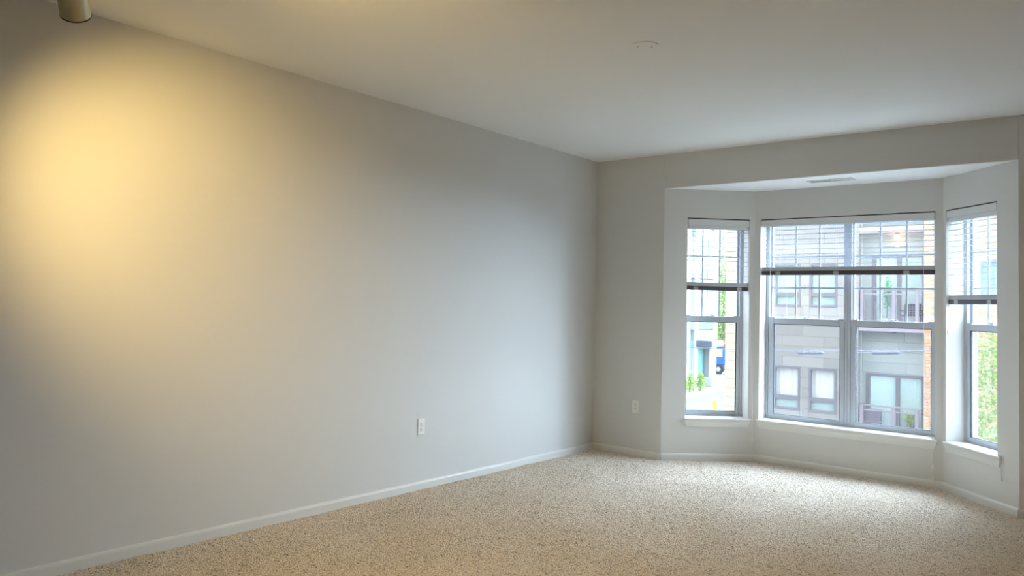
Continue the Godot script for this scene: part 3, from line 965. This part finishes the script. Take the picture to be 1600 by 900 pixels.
func balcony_chair(xf: Transform3D, turn: float, m: Material, label: String) -> void:
	var o := base("patio_chair", xf * Transform3D(Basis(Vector3.UP, turn), Vector3.ZERO), label, "chair")
	put("seat", Shape.new().box(Vector3(0, 0.32, 0), Vector3(0.48, 0.04, 0.26), 0.01), m, o)
	put("backrest", Shape.new().box(Vector3(0, 0.5, -0.11), Vector3(0.46, 0.34, 0.03), 0.01, Basis(Vector3.RIGHT, -0.1)), m, o)
	for x: float in [-0.22, 0.22]:
		for z: float in [-0.1, 0.1]:
			put("leg", Shape.new().cone(Vector3(x, 0, z), Vector3(x, 0.31, z), 0.016, 0.016, 8), m, o)
		put("armrest", Shape.new().box(Vector3(x * 1.08, 0.47, -0.02), Vector3(0.05, 0.025, 0.24), 0.008), m, o)


func cable() -> void:
	var o := base("utility_cable", at(0, 0, -9.0), "grey overhead cable with two long splice cases crossing the street view", "cable")
	var wire := mat(150, 154, 164, 0.6)
	put("messenger_wire", Shape.new().tube([Vector3(-12, 0.50, 0), Vector3(-7, 0.50, 0), Vector3(-3.46, 0.535, 0), Vector3(-2.38, 0.553, 0), Vector3(-1.58, 0.58, 0), Vector3(-0.3, 0.645, 0), Vector3(1.05, 0.725, 0), Vector3(2.02, 0.79, 0), Vector3(6, 1.05, 0), Vector3(12, 1.6, 0)], 0.008, 6), wire, o)
	put("service_wire", Shape.new().tube([Vector3(-2.0, 0.558, 0), Vector3(-1.35, 0.585, 0), Vector3(-1.13, 0.56, 0.0), Vector3(-0.62, 0.585, 0.0), Vector3(-0.3, 0.615, 0), Vector3(0.207, 0.64, 0), Vector3(0.71, 0.67, 0), Vector3(1.05, 0.718, 0)], 0.006, 6), wire, o)
	var case_mat := mat(132, 138, 156, 0.5)
	for p in [[Vector3(-1.127, 0.56, 0.0), Vector3(-0.622, 0.588, 0.0)], [Vector3(0.207, 0.637, 0.0), Vector3(0.71, 0.668, 0.0)]]:
		var a: Vector3 = p[0]
		var b: Vector3 = p[1]
		var d := (b - a).normalized()
		var c := put("splice_case", Shape.new().lathe(a, d, [Vector2(0.0, 0.0), Vector2(0.012, 0.0), Vector2(0.03, 0.04), Vector2(0.03, (b - a).length() - 0.04), Vector2(0.012, (b - a).length()), Vector2(0.0, (b - a).length())], 14), case_mat, o)
		for k in [0.25, 0.5, 0.75]:
			put("strap", Shape.new().box(a.lerp(b, k) + Vector3(0, 0.012, 0), Vector3(0.012, 0.06, 0.066), 0.002), wire, c)


func side_street() -> void:
	# the building along the side street, seen at a slant through the left window
	var fx := -20.5
	var o := base("corner_building", at(fx, GROUND, -44), "pale cream building with tall teal windows far down the side street", "building")
	var cream := mat(176, 168, 146, 0.85)
	var white := mat(176, 178, 178, 0.8)
	var teal := mat(66, 122, 116, 0.6)
	var H := 15.0
	put("wall", Shape.new().box(Vector3(-4.2, H / 2, 2.93), Vector3(8.0, H, 14.14)), mat(120, 146, 142, 0.9), o)
	for p in [[10.0, 1.4, cream], [1.4, -0.33, cream], [-1.04, -1.66, white], [-4.14, -4.93, cream]]:
		var foot := 3.35 if p[0] < -4.0 else 0.0
		put("pillar", Shape.new().box(Vector3(-0.1, (H + foot) / 2, (p[0] + p[1]) / 2), Vector3(0.26, H - foot, absf(p[0] - p[1])), 0.02), p[2], o)
	# stair strip and bay, storey by storey
	for k in 4:
		var y0 := 0.3 + k * 3.7
		for seg in [[-0.33, -1.04], [-1.66, -4.14]]:
			if k == 0 and seg[0] < -1.5: continue
			var w := put("window", Shape.new().box(Vector3(-0.02, y0 + 1.55, (seg[0] + seg[1]) / 2), Vector3(0.06, 2.9, absf(seg[0] - seg[1]) - 0.04)), teal, o)
			put("mullion", Shape.new().box(Vector3(0.0, y0 + 1.55, lerpf(seg[0], seg[1], 0.6)), Vector3(0.08, 2.9, 0.1), 0.01), frame_mat, w)
			put("transom", Shape.new().box(Vector3(0.0, y0 + 0.9, (seg[0] + seg[1]) / 2), Vector3(0.08, 0.08, absf(seg[0] - seg[1])), 0.01), white, w)
		put("spandrel", Shape.new().box(Vector3(-0.08, y0 + 3.35, -2.9), Vector3(0.2, 0.7, 2.4), 0.02), white, o)
	put("canopy", Shape.new().box(Vector3(0.55, 3.12, -2.35), Vector3(1.3, 0.45, 2.0), 0.03), mat(88, 98, 116, 0.6), o)
	put("entrance_glass", Shape.new().box(Vector3(-0.02, 1.45, -2.3), Vector3(0.06, 2.9, 1.3)), teal, o)
	put("column", Shape.new().box(Vector3(0.15, 1.45, -3.35), Vector3(0.5, 2.9, 1.2), 0.03), mat(150, 146, 150, 0.8), o)
	put("planter_wall", Shape.new().box(Vector3(0.35, 0.33, -3.2), Vector3(0.7, 0.66, 1.2), 0.03), mat(186, 182, 178, 0.9), o)
	# evergreen shrubs along its foot
	var green := [Color(0.30, 0.42, 0.10), Color(0.38, 0.50, 0.14), Color(0.24, 0.36, 0.08)]
	var where := [["leftmost", 41.0], ["middle", 42.1], ["right", 43.7]]
	var names := ["small pointed evergreen shrub at the building foot, nearest the window edge", "small pointed evergreen shrub between its two neighbours by the pale pillar", "small pointed evergreen shrub beside the entrance planter"]
	for k in 3:
		var sh := base("evergreen_shrub", at(-19.35, GROUND, -where[k][1]), names[k], "shrub", "evergreen shrubs along the side street")
		put("trunk", Shape.new().cone(Vector3.ZERO, Vector3(0, 0.9, 0), 0.05, 0.02, 8), mat(110, 92, 70, 0.9), sh)
		leaf_cloud(sh, "foliage", Vector3(0, 0.5, 0), Vector3(0.42, 0.5, 0.42), 420, 0.14, green, 0.45)
		leaf_cloud(sh, "foliage_tip", Vector3(0, 0.95, 0), Vector3(0.22, 0.45, 0.22), 200, 0.12, green, 0.45)
	# hydrant
	var h := base("fire_hydrant", at(-13.85, GROUND, -33.8), "yellow hydrant top just above the left window's bottom rail", "hydrant")
	var yellow := mat(246, 222, 80, 0.5)
	put("barrel", Shape.new().lathe(Vector3.ZERO, Vector3.UP, [Vector2(0.0, 0.0), Vector2(0.15, 0.0), Vector2(0.15, 0.05), Vector2(0.11, 0.06), Vector2(0.11, 0.5), Vector2(0.13, 0.52), Vector2(0.13, 0.56), Vector2(0.1, 0.64), Vector2(0.04, 0.68), Vector2(0.03, 0.74), Vector2(0.0, 0.74)], 16), yellow, h)
	for s: float in [-1.0, 1.0]:
		put("nozzle", Shape.new().cone(Vector3(0, 0.42, 0), Vector3(s * 0.17, 0.42, 0), 0.045, 0.05, 10), yellow, h)
	# truck beyond the railing
	var t := base("truck", Transform3D(Basis(Vector3.UP, 0.35), Vector3(-24.2, GROUND, -58.2)), "blue truck with yellow panel and red top stripe parked beyond the white railing", "truck")
	var blue := mat(40, 96, 214, 0.5)
	put("cargo_box", Shape.new().box(Vector3(0.9, 1.62, 0), Vector3(4.0, 1.5, 1.9), 0.03), blue, t)
	put("roof_stripe", Shape.new().box(Vector3(0.9, 2.5, 0), Vector3(4.04, 0.26, 1.94), 0.03), mat(226, 60, 64, 0.5), t)
	put("side_panel", Shape.new().box(Vector3(-0.25, 1.85, 0.96), Vector3(0.75, 0.62, 0.03), 0.01), mat(236, 232, 130, 0.5), t)
	put("cab", Shape.new().box(Vector3(3.6, 1.3, 0), Vector3(1.3, 1.6, 1.8), 0.15), blue, t)
	put("chassis", Shape.new().box(Vector3(1.5, 0.62, 0), Vector3(5.2, 0.4, 1.7), 0.04), mat(110, 112, 120, 0.7), t)
	for x: float in [-0.2, 3.5]:
		for z: float in [-0.8, 0.8]:
			var tyre := put("wheel", Shape.new().lathe(Vector3(x, 0.45, z - 0.13), Vector3.BACK, [Vector2(0.2, 0.0), Vector2(0.43, 0.0), Vector2(0.45, 0.03), Vector2(0.45, 0.23), Vector2(0.43, 0.26), Vector2(0.2, 0.26)], 22), mat(52, 54, 58, 0.9), t)
			put("hub", Shape.new().lathe(Vector3(x, 0.45, z - 0.1), Vector3.BACK, [Vector2(0.0, 0.0), Vector2(0.2, 0.0), Vector2(0.2, 0.2), Vector2(0.0, 0.22)], 16), mat(196, 196, 200, 0.4, 0.5), tyre)
	# ramp railing
	var r := base("ramp_railing", at(-18.9, GROUND, -46.2), "white metal railing on the pavement in front of the truck", "railing")
	var wm := mat(236, 238, 240, 0.5)
	for y: float in [1.0, 0.72, 0.44, 0.2]:
		put("rail", Shape.new().cone(Vector3(-0.4, y, -1.0), Vector3(0.6, y, -5.0), 0.025, 0.025, 8), wm, r)
	for k in 6:
		put("post", Shape.new().cone(Vector3(-0.4 + 0.2 * k, 0, -1.0 - 0.8 * k), Vector3(-0.4 + 0.2 * k, 1.02, -1.0 - 0.8 * k), 0.028, 0.028, 8), wm, r)
	# tree beyond the end of that building
	var tr := base("distant_tree", at(-26.6, GROUND, -64.0), "tall pale green tree beyond the corner building, above the truck", "tree")
	put("trunk", Shape.new().cone(Vector3.ZERO, Vector3(0.1, 8.0, 0), 0.25, 0.08, 10), mat(112, 98, 84, 0.9), tr)
	leaf_cloud(tr, "foliage", Vector3(0, 7.2, 0), Vector3(2.2, 6.3, 2.2), 10000, 0.2, [Color(0.30, 0.42, 0.14), Color(0.42, 0.52, 0.20), Color(0.24, 0.36, 0.12)], 0.5)
